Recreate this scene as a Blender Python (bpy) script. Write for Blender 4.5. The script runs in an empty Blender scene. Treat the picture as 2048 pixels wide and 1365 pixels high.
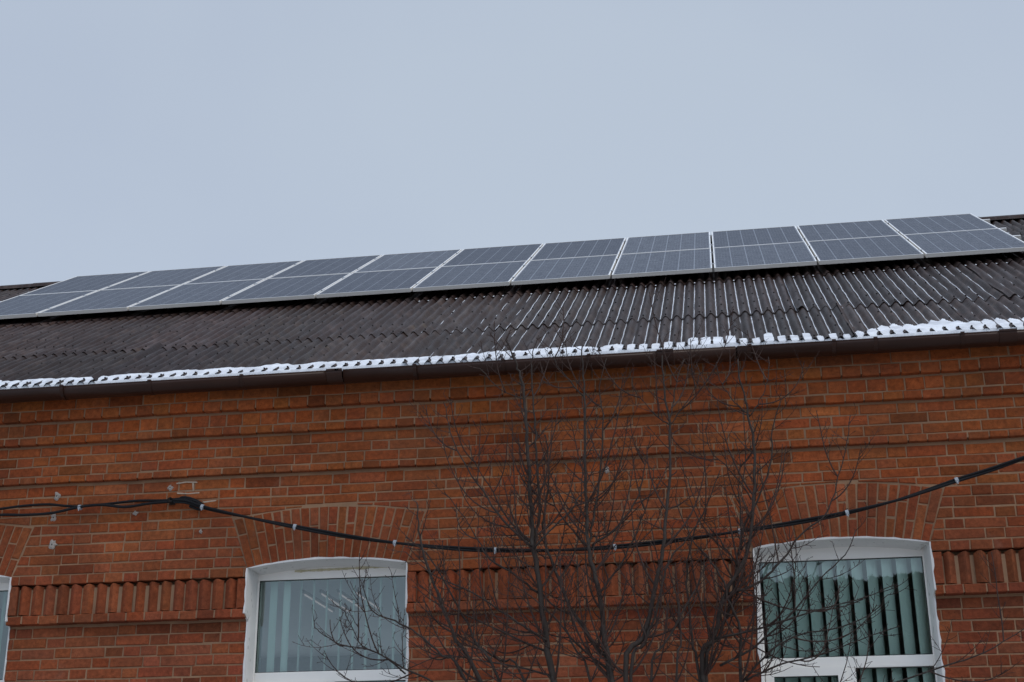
import bpy, math, random
from mathutils import Vector, Matrix, noise

# ------------------------------------------------------------------ camera, sky, sun, exposure
sc = bpy.context.scene
H = 1.6                                    # eye height; geometry below is written with z = 0 at eye level
FPX = 2832.8                               # focal length in pixels of the 2048 px wide photograph
CAM = Vector((0.0, -10.4364, 0.0))
FW = Vector((-0.14244959, 0.92599018, 0.34964312))
RT = Vector((0.98798085, 0.15443966, -0.00649846))
UP = Vector((0.06001627, -0.344515, 0.93686043))

cd = bpy.data.cameras.new('camera')
cam = bpy.data.objects.new('camera', cd)
sc.collection.objects.link(cam)
cd.sensor_width = 36.0
cd.lens = FPX / 2048 * 36
cd.clip_start, cd.clip_end = 0.1, 3000
m3 = Matrix((RT, UP, -FW)).transposed()
cam.matrix_world = Matrix.Translation(CAM + Vector((0, 0, H))) @ m3.to_4x4()
sc.camera = cam

SUN_EL, SUN_AZ = math.radians(42), math.radians(112)
w = bpy.data.worlds.new('World')
sc.world = w
w.use_nodes = True
nt = w.node_tree
nt.nodes.clear()
out = nt.nodes.new('ShaderNodeOutputWorld')
bg = nt.nodes.new('ShaderNodeBackground')
sky = nt.nodes.new('ShaderNodeTexSky')
sky.sky_type = 'NISHITA'
sky.sun_disc = False
sky.sun_elevation = SUN_EL
sky.sun_rotation = SUN_AZ
sky.dust_density = 4.0
sky.altitude = 100
tc = nt.nodes.new('ShaderNodeTexCoord')
nz = nt.nodes.new('ShaderNodeTexNoise')
nz.inputs['Scale'].default_value = 1.7
nz.inputs['Detail'].default_value = 4
nt.links.new(tc.outputs['Generated'], nz.inputs['Vector'])
rp = nt.nodes.new('ShaderNodeValToRGB')     # the overcast cloud layer, pale grey with faint soft banks
rp.color_ramp.elements[0].position = 0.35
rp.color_ramp.elements[0].color = (0.440, 0.513, 0.650, 1)
rp.color_ramp.elements[1].position = 0.65
rp.color_ramp.elements[1].color = (0.505, 0.583, 0.695, 1)
nt.links.new(nz.outputs['Fac'], rp.inputs['Fac'])
sc_ = nt.nodes.new('ShaderNodeVectorMath')
sc_.operation = 'SCALE'
sc_.inputs['Scale'].default_value = 10.4
nt.links.new(rp.outputs['Color'], sc_.inputs[0])
mx = nt.nodes.new('ShaderNodeMix')
mx.data_type = 'RGBA'
mx.inputs['Factor'].default_value = 0.93
nt.links.new(sky.outputs['Color'], mx.inputs['A'])
nt.links.new(sc_.outputs['Vector'], mx.inputs['B'])
# an overcast sky is brighter towards the zenith, and here towards the side behind the camera
sx = nt.nodes.new('ShaderNodeSeparateXYZ')
nt.links.new(tc.outputs['Generated'], sx.inputs[0])


def smooth(sock, a, b, lo, hi):
    r = nt.nodes.new('ShaderNodeMapRange')
    r.interpolation_type = 'SMOOTHSTEP'
    for i_, v_ in enumerate((a, b, lo, hi)):
        r.inputs[i_ + 1].default_value = v_
    nt.links.new(sock, r.inputs[0])
    return r.outputs[0]


ad = nt.nodes.new('ShaderNodeMath')
ad.operation = 'ADD'
lo_ = nt.nodes.new('ShaderNodeMath')
lo_.operation = 'MULTIPLY'
nt.links.new(smooth(sx.outputs[2], 0.55, 1.0, 1.0, 1.85), lo_.inputs[0])
nt.links.new(smooth(sx.outputs[2], 0.18, 0.55, 1.03, 0.965), lo_.inputs[1])
nt.links.new(lo_.outputs[0], ad.inputs[0])
nt.links.new(smooth(sx.outputs[1], 0.3, -0.9, 0.0, 0.40), ad.inputs[1])
s2 = nt.nodes.new('ShaderNodeVectorMath')
s2.operation = 'SCALE'
nt.links.new(mx.outputs['Result'], s2.inputs[0])
nt.links.new(ad.outputs[0], s2.inputs['Scale'])
nt.links.new(s2.outputs['Vector'], bg.inputs['Color'])
bg.inputs['Strength'].default_value = 0.1
nt.links.new(bg.outputs['Background'], out.inputs['Surface'])

sl = bpy.data.lights.new('sun', 'SUN')
sl.energy = 1.0
sl.angle = math.radians(35)
sl.color = (1.0, 0.96, 0.9)
so = bpy.data.objects.new('sun', sl)
sc.collection.objects.link(so)
so.location = (-5, -20, 30)
so.rotation_euler = Vector((-math.sin(SUN_AZ) * math.cos(SUN_EL), -math.cos(SUN_AZ) * math.cos(SUN_EL), -math.sin(SUN_EL))).to_track_quat('-Z', 'Y').to_euler()

sc.view_settings.view_transform = 'Standard'
sc.view_settings.look = 'None'
sc.view_settings.exposure = 0.0
sc.view_settings.gamma = 1.0
sc.cycles.max_bounces = 8
sc.cycles.transparent_max_bounces = 12

# ------------------------------------------------------------------ helpers
col = sc.collection


def at(px, py, y):
    """photograph pixel (2048 wide) -> point at wall depth y"""
    d = FW + RT * ((px - 1024) / FPX) - UP * ((py - 682.5) / FPX)
    return CAM + d * ((y - CAM.y) / d.y)


class MB:
    def __init__(s):
        s.v, s.f, s.m, s.c, s.cur = [], [], [], [], (1, 1, 1, 1)

    def add(s, vs, fs, mi=0, c=None):
        b = len(s.v)
        s.v += [tuple(q) for q in vs]
        s.c += [c or s.cur] * len(vs)
        for f in fs:
            s.f.append(tuple(i + b for i in f))
            s.m.append(mi)

    def box(s, x0, x1, y0, y1, z0, z1, mi=0, c=None):
        s.add([(x0, y0, z0), (x1, y0, z0), (x1, y1, z0), (x0, y1, z0), (x0, y0, z1), (x1, y0, z1), (x1, y1, z1), (x0, y1, z1)],
              [(0, 3, 2, 1), (4, 5, 6, 7), (0, 1, 5, 4), (1, 2, 6, 5), (2, 3, 7, 6), (3, 0, 4, 7)], mi, c)

    def prism(s, prof, x0, x1, mi=0, closed=True, n=1):
        """(y,z) profile swept along x"""
        k = len(prof)
        vs = []
        for i in range(n + 1):
            x = x0 + (x1 - x0) * i / n
            vs += [(x, p[0], p[1]) for p in prof]
        fs = []
        for i in range(n):
            for j in range(k if closed else k - 1):
                a, b = i * k + j, i * k + (j + 1) % k
                fs.append((a, b, b + k, a + k))
        if closed:
            fs += [tuple(range(k))[::-1], tuple(range(n * k, n * k + k))]
        s.add(vs, fs, mi)

    def tube(s, pts, r0, r1, sides=5, mi=0, c=None, rad=None):
        pts = [Vector(p) for p in pts]
        n = len(pts)
        if n < 2:
            return
        vs = []
        t0 = (pts[1] - pts[0]).normalized()
        a = t0.orthogonal().normalized()
        for i, p in enumerate(pts):
            t = (pts[min(i + 1, n - 1)] - pts[max(i - 1, 0)])
            if t.length < 1e-9:
                t = t0
            t.normalize()
            a = (a - t * a.dot(t))
            if a.length < 1e-6:
                a = t.orthogonal()
            a.normalize()
            b = t.cross(a)
            r = rad[i] if rad else r0 + (r1 - r0) * i / (n - 1)
            for j in range(sides):
                th = 2 * math.pi * j / sides
                vs.append(p + a * (r * math.cos(th)) + b * (r * math.sin(th)))
        fs = []
        for i in range(n - 1):
            for j in range(sides):
                k = (j + 1) % sides
                fs.append((i * sides + j, i * sides + k, (i + 1) * sides + k, (i + 1) * sides + j))
        fs.append(tuple(range(sides))[::-1])
        fs.append(tuple(range((n - 1) * sides, n * sides)))
        s.add(vs, fs, mi, c)

    def build(s, name, mats, parent=None, smooth=False, lift=H, attr=None):
        me = bpy.data.meshes.new(name)
        o = Vector((0, 0, 0)) if parent is None else abs_loc(parent)
        me.from_pydata([(x - o.x, y - o.y, z + lift - o.z) for x, y, z in s.v], [], s.f)
        for mt in mats if isinstance(mats, (list, tuple)) else [mats]:
            me.materials.append(mt)
        me.polygons.foreach_set('material_index', s.m)
        if smooth:
            me.polygons.foreach_set('use_smooth', [True] * len(s.f))
        ca = me.color_attributes.new('tint', 'FLOAT_COLOR', 'POINT')
        ca.data.foreach_set('color', [q for c in s.c for q in c])
        if attr:
            at_ = me.attributes.new('rs', 'FLOAT_VECTOR', 'POINT')
            at_.data.foreach_set('vector', [q for c in attr for q in c])
        me.update()
        ob = bpy.data.objects.new(name, me)
        col.objects.link(ob)
        if parent is not None:
            ob.parent = parent
        return ob


def abs_loc(o):
    v = Vector((0, 0, 0))
    while o is not None:
        v += o.location
        o = o.parent
    return v


def tag(o, label=None, cat=None, group=None, kind=None):
    if label: o['label'] = label
    if cat: o['category'] = cat
    if group: o['group'] = group
    if kind: o['kind'] = kind
    return o


def empty(name, loc, parent=None):
    o = bpy.data.objects.new(name, None)
    o.empty_display_size = 0.2
    col.objects.link(o)
    if parent is not None:
        o.parent = parent
        loc = Vector(loc) - abs_loc(parent)
    o.location = loc
    return o


# ------------------------------------------------------------------ materials
class NT:
    def __init__(s, name):
        s.mat = bpy.data.materials.new(name)
        s.mat.use_nodes = True
        s.t = s.mat.node_tree
        s.b = s.t.nodes['Principled BSDF']

    def n(s, typ, **kw):
        q = s.t.nodes.new(typ)
        for k, v in kw.items():
            setattr(q, k, v)
        return q

    def l(s, a, b):
        s.t.links.new(a, b)

    def obj(s):
        return s.n('ShaderNodeTexCoord').outputs['Object']

    def attr(s, name):
        return s.n('ShaderNodeAttribute', attribute_name=name)

    def mapping(s, vec, scale):
        m = s.n('ShaderNodeMapping')
        m.inputs['Scale'].default_value = scale
        s.l(vec, m.inputs['Vector'])
        return m.outputs['Vector']

    def noise(s, vec, scale, detail=4, rough=0.55):
        q = s.n('ShaderNodeTexNoise')
        q.inputs['Scale'].default_value = scale
        q.inputs['Detail'].default_value = detail
        q.inputs['Roughness'].default_value = rough
        s.l(vec, q.inputs['Vector'])
        return q.outputs['Fac']

    def ramp(s, fac, stops):
        r = s.n('ShaderNodeValToRGB')
        e = r.color_ramp.elements
        while len(e) < len(stops):
            e.new(0.5)
        for k, (p, c) in enumerate(stops):
            e[k].position = p
            e[k].color = (c, c, c, 1) if isinstance(c, (int, float)) else (*c, 1)
        s.l(fac, r.inputs['Fac'])
        return r.outputs['Color']

    def mix(s, fac, a, b, mode='MIX'):
        q = s.n('ShaderNodeMix', data_type='RGBA', blend_type=mode)
        for val, key in ((fac, 'Factor'), (a, 'A'), (b, 'B')):
            sock = q.inputs[key] if key == 'Factor' else q.inputs[6 if key == 'A' else 7]
            if isinstance(val, (int, float)):
                sock.default_value = val
            elif isinstance(val, tuple):
                sock.default_value = (*val, 1)
            else:
                s.l(val, sock)
        return q.outputs[2]

    def math(s, op, a, b=None, c=None):
        q = s.n('ShaderNodeMath', operation=op)
        for k, val in enumerate((a, b, c)):
            if val is None: continue
            if isinstance(val, (int, float)):
                q.inputs[k].default_value = val
            else:
                s.l(val, q.inputs[k])
        return q.outputs[0]

    def bump(s, h, strength, dist=0.01):
        q = s.n('ShaderNodeBump')
        q.inputs['Strength'].default_value = strength
        q.inputs['Distance'].default_value = dist
        s.l(h, q.inputs['Height'])
        s.l(q.outputs['Normal'], s.b.inputs['Normal'])

    def set(s, base=None, rough=None, spec=None, metal=None):
        for k, v in (('Base Color', base), ('Roughness', rough), ('Specular IOR Level', spec), ('Metallic', metal)):
            if v is None: continue
            if isinstance(v, (int, float)):
                s.b.inputs[k].default_value = v
            elif isinstance(v, tuple):
                s.b.inputs[k].default_value = (*v, 1)
            else:
                s.l(v, s.b.inputs[k])
        return s.mat


def simple(name, base, rough=0.6, spec=0.4, metal=0.0, var=0.15, scale=20, bump=0.0):
    q = NT(name)
    o = q.obj()
    f = q.noise(o, scale)
    lo = tuple(c * (1 - var) for c in base)
    hi = tuple(min(1, c * (1 + var)) for c in base)
    q.set(q.mix(f, lo, hi), rough, spec, metal)
    if bump:
        q.bump(q.noise(o, scale * 3), bump)
    return q.mat


def brick_mat():
    q = NT('brick')
    o = q.obj()
    tint = q.attr('tint').outputs['Color']
    f = q.noise(o, 28, 6, 0.65)
    c = q.mix(0.75, tint, q.ramp(f, [(0.3, 0.45), (0.55, 0.9), (0.75, 1.35)]), 'MULTIPLY')
    stain = q.ramp(q.noise(q.mapping(o, (1.1, 1, 2.4)), 1.3, 5), [(0.42, 0.0), (0.7, 1.0)])
    c = q.mix(q.math('MULTIPLY', stain, 0.5), c, (0.120, 0.045, 0.026))
    bloom = q.ramp(q.noise(o, 9, 6, 0.7), [(0.66, 0.0), (0.8, 1.0)])        # lime bloom left on the faces
    c = q.mix(q.math('MULTIPLY', bloom, 0.20), c, (0.38, 0.26, 0.19))
    pit = q.ramp(q.noise(o, 120, 3), [(0.28, 0.35), (0.42, 1.0)])
    c = q.mix(0.7, c, pit, 'MULTIPLY')
    big = q.ramp(q.noise(q.mapping(o, (0.8, 1, 0.45)), 1.0, 4, 0.6), [(0.35, 0.66), (0.6, 1.04)])      # old soot and damp
    c = q.mix(1.0, c, big, 'MULTIPLY')
    salt = q.ramp(q.noise(q.mapping(o, (1.3, 1, 1.0)), 2.3, 7, 0.7), [(0.60, 0.0), (0.76, 1.0)])
    c = q.mix(q.math('MULTIPLY', salt, 0.22), c, (0.40, 0.25, 0.18))
    q.set(c, 0.9, 0.15)
    q.bump(q.math('ADD', q.noise(o, 60, 5), q.math('MULTIPLY', q.noise(o, 14, 3), 1.5)), 0.55, 0.006)
    return q.mat


def mortar_mat():
    q = NT('mortar')
    o = q.obj()
    c = q.mix(q.noise(o, 6, 5), (0.225, 0.120, 0.068), (0.38, 0.235, 0.140))
    dirt = q.ramp(q.noise(o, 2.2, 5), [(0.45, 0.0), (0.65, 1.0)])
    c = q.mix(q.math('MULTIPLY', dirt, 0.5), c, (0.17, 0.105, 0.07))
    q.set(c, 0.95, 0.1)
    q.bump(q.noise(o, 90, 4), 0.6, 0.006)
    return q.mat


def plaster_mat(name='plaster', base=(0.72, 0.70, 0.67)):
    q = NT(name)
    o = q.obj()
    c = q.mix(q.noise(o, 7, 6), tuple(v * 0.88 for v in base), tuple(v * 1.06 for v in base))
    crack = q.ramp(q.noise(q.mapping(o, (1, 1, 0.35)), 34, 3, 0.4), [(0.0, 0.0), (0.29, 0.35), (0.33, 1.0)])
    c = q.mix(0.55, c, crack, 'MULTIPLY')
    q.set(c, 0.85, 0.2)
    q.bump(q.noise(o, 50, 4), 0.4, 0.004)
    return q.mat


def ondulin_mat():
    q = NT('bitumen_sheet')
    rs = q.attr('rs').outputs['Vector']
    tint = q.attr('tint').outputs['Color']
    streak = q.noise(q.mapping(rs, (30, 3.0, 1)), 1.0, 5)
    blotch = q.noise(rs, 5, 5)
    c = q.mix(streak, (0.013, 0.0060, 0.0045), (0.047, 0.0265, 0.021))
    c = q.mix(q.math('MULTIPLY', q.ramp(blotch, [(0.5, 0.0), (0.72, 1.0)]), 0.5), c, (0.105, 0.068, 0.054))
    worn = q.ramp(q.noise(q.mapping(rs, (11, 1.1, 1)), 1.0, 6, 0.65), [(0.52, 0.0), (0.70, 1.0)])      # greyed, rubbed streaks
    c = q.mix(q.math('MULTIPLY', worn, 0.42), c, (0.115, 0.098, 0.095))
    lich = q.ramp(q.noise(rs, 3.2, 7, 0.7), [(0.60, 0.0), (0.68, 1.0)])
    c = q.mix(q.math('MULTIPLY', lich, 0.35), c, (0.10, 0.065, 0.035))
    c = q.mix(1.0, c, tint, 'MULTIPLY')
    gr = q.noise(rs, 160, 3)
    q.set(c, q.ramp(streak, [(0.2, 0.36), (0.8, 0.62)]), 0.15)
    q.bump(q.math('ADD', gr, q.math('MULTIPLY', q.noise(rs, 26, 4), 2.0)), 0.35, 0.004)
    return q.mat


def snow_mat():
    q = NT('snow')
    o = q.obj()
    c = q.mix(q.ramp(q.noise(o, 7, 6, 0.65), [(0.35, 0.0), (0.62, 1.0)]), (0.56, 0.57, 0.60), (0.80, 0.82, 0.85))
    q.set(c, 0.8, 0.2)
    q.b.inputs['Subsurface Weight'].default_value = 0.15
    q.b.inputs['Subsurface Radius'].default_value = (0.02, 0.02, 0.025)
    q.bump(q.noise(o, 60, 5), 0.5, 0.006)
    return q.mat


PW, PL, PITCH = 0.990, 1.582, 1.0124


def cell_mat():
    q = NT('solar_cells')
    o = q.obj()
    sep = q.n('ShaderNodeSeparateXYZ')
    q.l(o, sep.inputs[0])
    x, y = sep.outputs[0], sep.outputs[1]

    def lines(v, period, half):                      # 1 on a line, 0 elsewhere
        fr = q.math('FRACT', q.math('ADD', q.math('DIVIDE', v, period), 100.0))
        d = q.math('MINIMUM', fr, q.math('SUBTRACT', 1.0, fr))
        return q.math('LESS_THAN', d, half / period)
    cx, cy = (PW - 0.034) / 6, (PL - 0.034) / 10
    colgap = lines(x, cx, 0.0050)
    rowgap = lines(y, cy, 0.0040)
    bus = lines(x, cx / 5, 0.0012)
    rnd = q.n('ShaderNodeObjectInfo').outputs['Random']
    flake = q.n('ShaderNodeTexVoronoi')
    flake.inputs['Scale'].default_value = 60
    q.l(o, flake.inputs['Vector'])
    base = q.mix(q.math('MULTIPLY', flake.outputs['Distance'], 0.6), (0.016, 0.021, 0.036), (0.028, 0.037, 0.060))
    c = q.mix(q.math('MULTIPLY', bus, 0.22), base, (0.30, 0.33, 0.38))
    c = q.mix(q.math('MULTIPLY', rowgap, 0.16), c, (0.30, 0.33, 0.38))
    c = q.mix(q.math('MULTIPLY', colgap, 0.42), c, (0.34, 0.37, 0.42))
    mp = q.n('ShaderNodeVectorMath', operation='ADD')
    q.l(o, mp.inputs[0])
    cb = q.n('ShaderNodeCombineXYZ')
    q.l(q.math('MULTIPLY', rnd, 37.0), cb.inputs[0])
    q.l(cb.outputs[0], mp.inputs[1])
    frost = q.noise(mp.outputs[0], 9, 8, 0.75)
    fine = q.noise(mp.outputs[0], 130, 2, 0.6)
    fr = q.math('ADD', q.math('MULTIPLY', q.ramp(frost, [(0.35, 0.0), (0.75, 1.0)]), 0.10),
                q.math('MULTIPLY', q.ramp(fine, [(0.40, 0.0), (0.7, 1.0)]), 0.22))
    fr = q.math('MULTIPLY', fr, q.math('ADD', 0.75, q.math('MULTIPLY', rnd, 0.6)))
    c = q.mix(fr, c, (0.50, 0.54, 0.60))
    q.set(c, 0.55, 0.12)
    q.bump(fine, 0.25, 0.002)
    return q.mat


def frame_mat():
    q = NT('aluminium_frosted')
    o = q.obj()
    g = q.n('ShaderNodeNewGeometry')
    sp = q.n('ShaderNodeSeparateXYZ')
    q.l(g.outputs['Normal'], sp.inputs[0])
    upward = q.math('GREATER_THAN', sp.outputs[2], 0.6)          # hoar frost lies on the faces that look up
    fn = q.ramp(q.noise(o, 45, 5, 0.7), [(0.35, 0.25), (0.6, 1.0)])
    c = q.mix(q.math('MULTIPLY', upward, fn), (0.66, 0.63, 0.58), (0.88, 0.90, 0.93))
    q.set(c, 0.6, 0.4, 0.0)
    return q.mat


def glass_mat():
    q = NT('tinted_glass')
    t = q.t
    t.nodes.remove(q.b)
    o = t.nodes['Material Output']
    tr = q.n('ShaderNodeBsdfTransparent')
    tr.inputs['Color'].default_value = (0.89, 0.99, 0.945, 1)
    gl = q.n('ShaderNodeBsdfGlossy')
    gl.inputs['Roughness'].default_value = 0.01
    gl.inputs['Color'].default_value = (0.85, 0.98, 0.96, 1)
    fr = q.n('ShaderNodeFresnel')
    fr.inputs['IOR'].default_value = 1.52
    k = q.math('MULTIPLY', fr.outputs[0], 3.0)                  # sealed unit with a sun-control coating
    bp = q.n('ShaderNodeBump')
    bp.inputs['Strength'].default_value = 0.012
    bp.inputs['Distance'].default_value = 0.02
    q.l(q.noise(q.obj(), 3.0, 2), bp.inputs['Height'])
    q.l(bp.outputs[0], gl.inputs['Normal'])
    mxs = q.n('ShaderNodeMixShader')
    q.l(k, mxs.inputs[0])
    q.l(tr.outputs[0], mxs.inputs[1])
    q.l(gl.outputs[0], mxs.inputs[2])
    q.l(mxs.outputs[0], o.inputs['Surface'])
    return q.mat


def blind_mat():
    q = NT('blind_fabric')
    o = q.obj()
    c = q.mix(q.noise(q.mapping(o, (40, 40, 4)), 1.0, 4), (0.81, 0.91, 0.865), (0.87, 0.95, 0.91))
    q.set(c, 0.8, 0.2)
    q.b.inputs['Transmission Weight'].default_value = 0.0
    return q.mat


def bark_mat(name='bark', lo=(0.016, 0.012, 0.010), hi=(0.070, 0.055, 0.047)):
    q = NT(name)
    o = q.obj()
    f = q.noise(q.mapping(o, (1, 1, 0.35)), 60, 5, 0.65)
    c = q.mix(f, lo, hi)
    lich = q.ramp(q.noise(o, 14, 5), [(0.6, 0.0), (0.75, 1.0)])
    c = q.mix(q.math('MULTIPLY', lich, 0.30), c, (0.13, 0.12, 0.10))
    q.set(c, 0.8, 0.15)
    q.bump(f, 0.5, 0.004)
    return q.mat


M = dict(
    brick=brick_mat(), mortar=mortar_mat(), plaster=plaster_mat(), ondulin=ondulin_mat(), snow=snow_mat(),
    cells=cell_mat(), alu=frame_mat(), glass=glass_mat(), blind=blind_mat(), bark=bark_mat(), twig=bark_mat('twig_bark', (0.026, 0.015, 0.012), (0.078, 0.050, 0.042)),
    pvc=simple('white_pvc', (0.84, 0.81, 0.75), 0.35, 0.5, var=0.05, scale=6),
    gasket=simple('black_rubber', (0.018, 0.02, 0.02), 0.6, 0.3),
    gutter=simple('brown_coated_steel', (0.036, 0.0155, 0.0100), 0.30, 0.22, var=0.25, scale=5),
    nail=simple('nail_cap', (0.010, 0.008, 0.008), 0.6, 0.2),
    cable=simple('black_cable_sheath', (0.009, 0.009, 0.010), 0.55, 0.2),
    tie=simple('white_plastic_tie', (0.36, 0.385, 0.41), 0.4, 0.4, var=0.08),
    room=simple('room_paint', (0.55, 0.55, 0.54), 0.9, 0.1),
    ceiling=simple('ceiling_paint', (0.80, 0.80, 0.78), 0.9, 0.1, var=0.05),
    patch=simple('patching_plaster', (0.38, 0.33, 0.29), 0.95, 0.1, var=0.3, scale=60, bump=0.8),
    repoint=simple('fresh_mortar', (0.47, 0.37, 0.28), 0.95, 0.1, var=0.3, scale=50, bump=0.6),
    foam=simple('mounting_foam', (0.56, 0.50, 0.34), 0.9, 0.1, var=0.35, scale=40, bump=0.8),
    steel=simple('galvanised_steel', (0.40, 0.41, 0.42), 0.45, 0.5, 0.6),
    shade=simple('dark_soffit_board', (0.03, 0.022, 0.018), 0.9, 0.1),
    ground=simple('trodden_snow', (0.36, 0.36, 0.36), 0.95, 0.1, var=0.35, scale=0.6),
)

# ------------------------------------------------------------------ ground
R = random.Random(7)
g = MB()
g.box(-400, 400, -400, 400, -0.5, 0.0)
tag(g.build('ground', M['ground'], lift=0), kind='structure')

# ------------------------------------------------------------------ the building
BX0, BX1, BDEPTH = -15.0, 9.0, 11.0
house = tag(empty('brick_building', (0, 0, 0)), 'long red brick building with white framed windows under a dark corrugated roof', 'building')

WIN = [(-6.90, -5.642), (-3.690, -2.428), (0.178, 1.436)]       # openings in x
ZSILL, ZSPR, RISE = 0.30, 2.198, 0.054
FANH, FANOUT, FANRISE = 0.392, 0.137, 0.072
ZFAN = ZSPR + FANH


def intrados(x, w_):
    t = (x - (w_[0] + w_[1]) / 2) / ((w_[1] - w_[0]) / 2)
    return ZSPR + RISE * max(0.0, 1 - t * t)


def extrados(x, w_):
    t = (x - (w_[0] + w_[1]) / 2) / ((w_[1] - w_[0]) / 2 + FANOUT)
    return ZFAN + FANRISE * max(0.0, 1 - t * t) if abs(t) <= 1 else None


def brick_colour(z):
    k = min(1.0, max(0.0, (z - 1.6) / 2.0))
    lo, hi = (0.335, 0.088, 0.038), (0.400, 0.105, 0.029)      # blends to more orange towards the upper courses
    c = [a + (b - a) * k for a, b in zip(lo, hi)]
    u = R.random()
    f = R.uniform(0.89, 1.09)
    if u < 0.08: f *= R.uniform(0.62, 0.82)
    elif u > 0.95: f *= 1.2
    g_ = R.uniform(0.86, 1.14)
    return (c[0] * f, c[1] * f * g_, c[2] * f * g_ * R.uniform(0.85, 1.15), 1)


wall = MB()                                # material 0 brick, 1 mortar


def brick(q, y, depth, colour, jit=0.0022):
    """q: four (x,z) corners counter-clockwise from lower left, seen from the street"""
    cx = sum(a[0] for a in q) / 4
    cz = sum(a[1] for a in q) / 4
    q = [(a[0] + R.uniform(-jit, jit), a[1] + R.uniform(-jit, jit)) for a in q]
    yf = y + R.uniform(-0.0028, 0.0028)
    e = 0.0045
    inner = []
    for a in q:
        dx, dz = cx - a[0], cz - a[1]
        inner.append((a[0] + math.copysign(min(e * R.uniform(.6, 1.5), abs(dx) * .6), dx), a[1] + math.copysign(min(e * R.uniform(.6, 1.5), abs(dz) * .6), dz)))
    vs = [(a[0], yf + R.uniform(-.001, .001), a[1]) for a in inner] + [(a[0], yf + 0.005, a[1]) for a in q] + [(a[0], y + depth, a[1]) for a in q]
    fs = [(0, 1, 2, 3)]
    for i in range(4):
        j = (i + 1) % 4
        fs += [(i + 4, j + 4, j, i), (i + 8, j + 8, j + 4, i + 4)]
    wall.add(vs, fs, 0, colour)


J = 0.0100                                  # joint


def openings(z0, z1):
    """blocked x-spans of a course: (left edge at z0, left at z1, right at z0, right at z1)"""
    zm = (z0 + z1) / 2
    res = []
    for w_ in WIN:
        if ZSILL < zm < ZSPR:
            res.append((w_[0], w_[0], w_[1], w_[1]))
        elif ZSPR <= zm < ZFAN:
            k0, k1 = [max(0, (z - ZSPR)) / FANH * FANOUT + 0.006 for z in (z0, z1)]
            res.append((w_[0] - k0, w_[0] - k1, w_[1] + k0, w_[1] + k1))
    return res


XA, XB = -9.5, 5.5                          # bricks laid one by one here; beyond it the wall is a plain continuation


def course(z0, z1, y, bond, shift, depth=0.085, x0=XA, x1=XB):
    spans = []
    cur = (x0, x0)
    for o in sorted(openings(z0, z1)):
        if o[2] < x0 or o[0] > x1: continue
        spans.append((cur, (o[0], o[1])))
        cur = (o[2], o[3])
    spans.append((cur, (x1, x1)))
    seq = {'flem': (0.281, 0.143), 'head': (0.143,), 'stretch': (0.281,), 'mix': (0.281, 0.143)}[bond]
    per = sum(seq)
    x = math.floor(x0 / per) * per - per + shift
    i = 0
    edges = [x]
    while x < x1 + 0.5:
        L = seq[i % len(seq)]
        if bond == 'flem' and L > 0.2 and R.random() < 0.10:
            edges += [x + L * 0.5]
        x += L
        edges.append(x + R.uniform(-0.009, 0.009))
        i += 1
    zb, zt = z0 + J / 2, z1 - J / 2
    for (l0, l1), (r0, r1) in spans:
        lm, rm = min(l0, l1), max(r0, r1)
        for a, b in zip(edges, edges[1:]):
            if b <= lm + 0.005 or a >= rm - 0.005: continue
            A0, A1 = max(a + J / 2, l0 + 0.003), max(a + J / 2, l1 + 0.003)
            B0, B1 = min(b - J / 2, r0 - 0.003), min(b - J / 2, r1 - 0.003)
            if B0 - A0 < 0.012 and B1 - A1 < 0.012: continue
            B0, B1 = max(B0, A0 + .004), max(B1, A1 + .004)
            bz0, bz1 = zb, zb
            for w_ in WIN:                  # bricks that sit on the back of an arch are cut to its curve
                for s_ in (0, 1):
                    e_ = extrados((A0, B0)[s_], w_)
                    if e_ is not None and (zb + zt) / 2 > ZFAN:
                        if s_ == 0: bz0 = max(bz0, e_ + 0.009)
                        else: bz1 = max(bz1, e_ + 0.009)
            if zt - bz0 < 0.012 and zt - bz1 < 0.012: continue
            bz0, bz1 = min(bz0, zt - .006), min(bz1, zt - .006)
            dz = R.uniform(-0.002, 0.002)
            wa, wb = [0.006 * noise.noise(Vector((q_ * 1.1, z0 * 2.0, 11.0))) for q_ in (A0, B0)]
            brick([(A0, bz0 + dz + wa), (B0, bz1 + dz + wb), (B1, zt + dz + wb), (A1, zt + dz + wa)], y, depth, brick_colour(zt))


YA, YC, YE, YL = -0.135, -0.085, -0.04, 0.075
COURSES = [(3.521, 3.630, YA, 'stretch'), (3.430, 3.521, YA, 'head'), (3.319, 3.424, YC, 'head'), (3.249, 3.319, YC, 'head'),
           (3.163, 3.244, YE, 'flem'), (3.082, 3.163, YE, 'flem'), (2.999, 3.082, YE, 'flem'), (2.937, 2.999, YE, 'head')]
KZ = {YA: 10.3014 / 10.2664, YC: 10.3514 / 10.3264, YE: 10.3964 / 10.3864}     # same sight lines at the shallower ledges
COURSES = [(a * KZ[c], b * KZ[c], c, d) for a, b, c, d in COURSES]
zz = [2.924, 2.835, 2.758, 2.682, 2.606, 2.527, 2.446, 2.366, 2.287, 2.207]
COURSES += [(b, a, 0.0, 'flem') for a, b in zip(zz, zz[1:])]
COURSES += [(2.128, 2.207, 0.0, 'head'), (1.814, 1.890, 0.0, 'head')]
z = 1.804
while z > -1.6:
    COURSES.append((z - 0.0815, z, YL, 'flem'))
    z -= 0.0815
PH = {0: 1.572, 1: 1.489, 2: 1.376, 3: 1.350, 4: 1.444, 5: 1.658, 6: 1.467, 7: 1.36, 8: 1.345}
for i, (z0, z1, y, bond) in enumerate(COURSES):
    sh = PH.get(i, (0.0 if i % 2 else 0.212) + R.uniform(-0.02, 0.02) + 0.07 * (i % 3))
    course(z0, z1, y, bond, sh)

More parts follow.
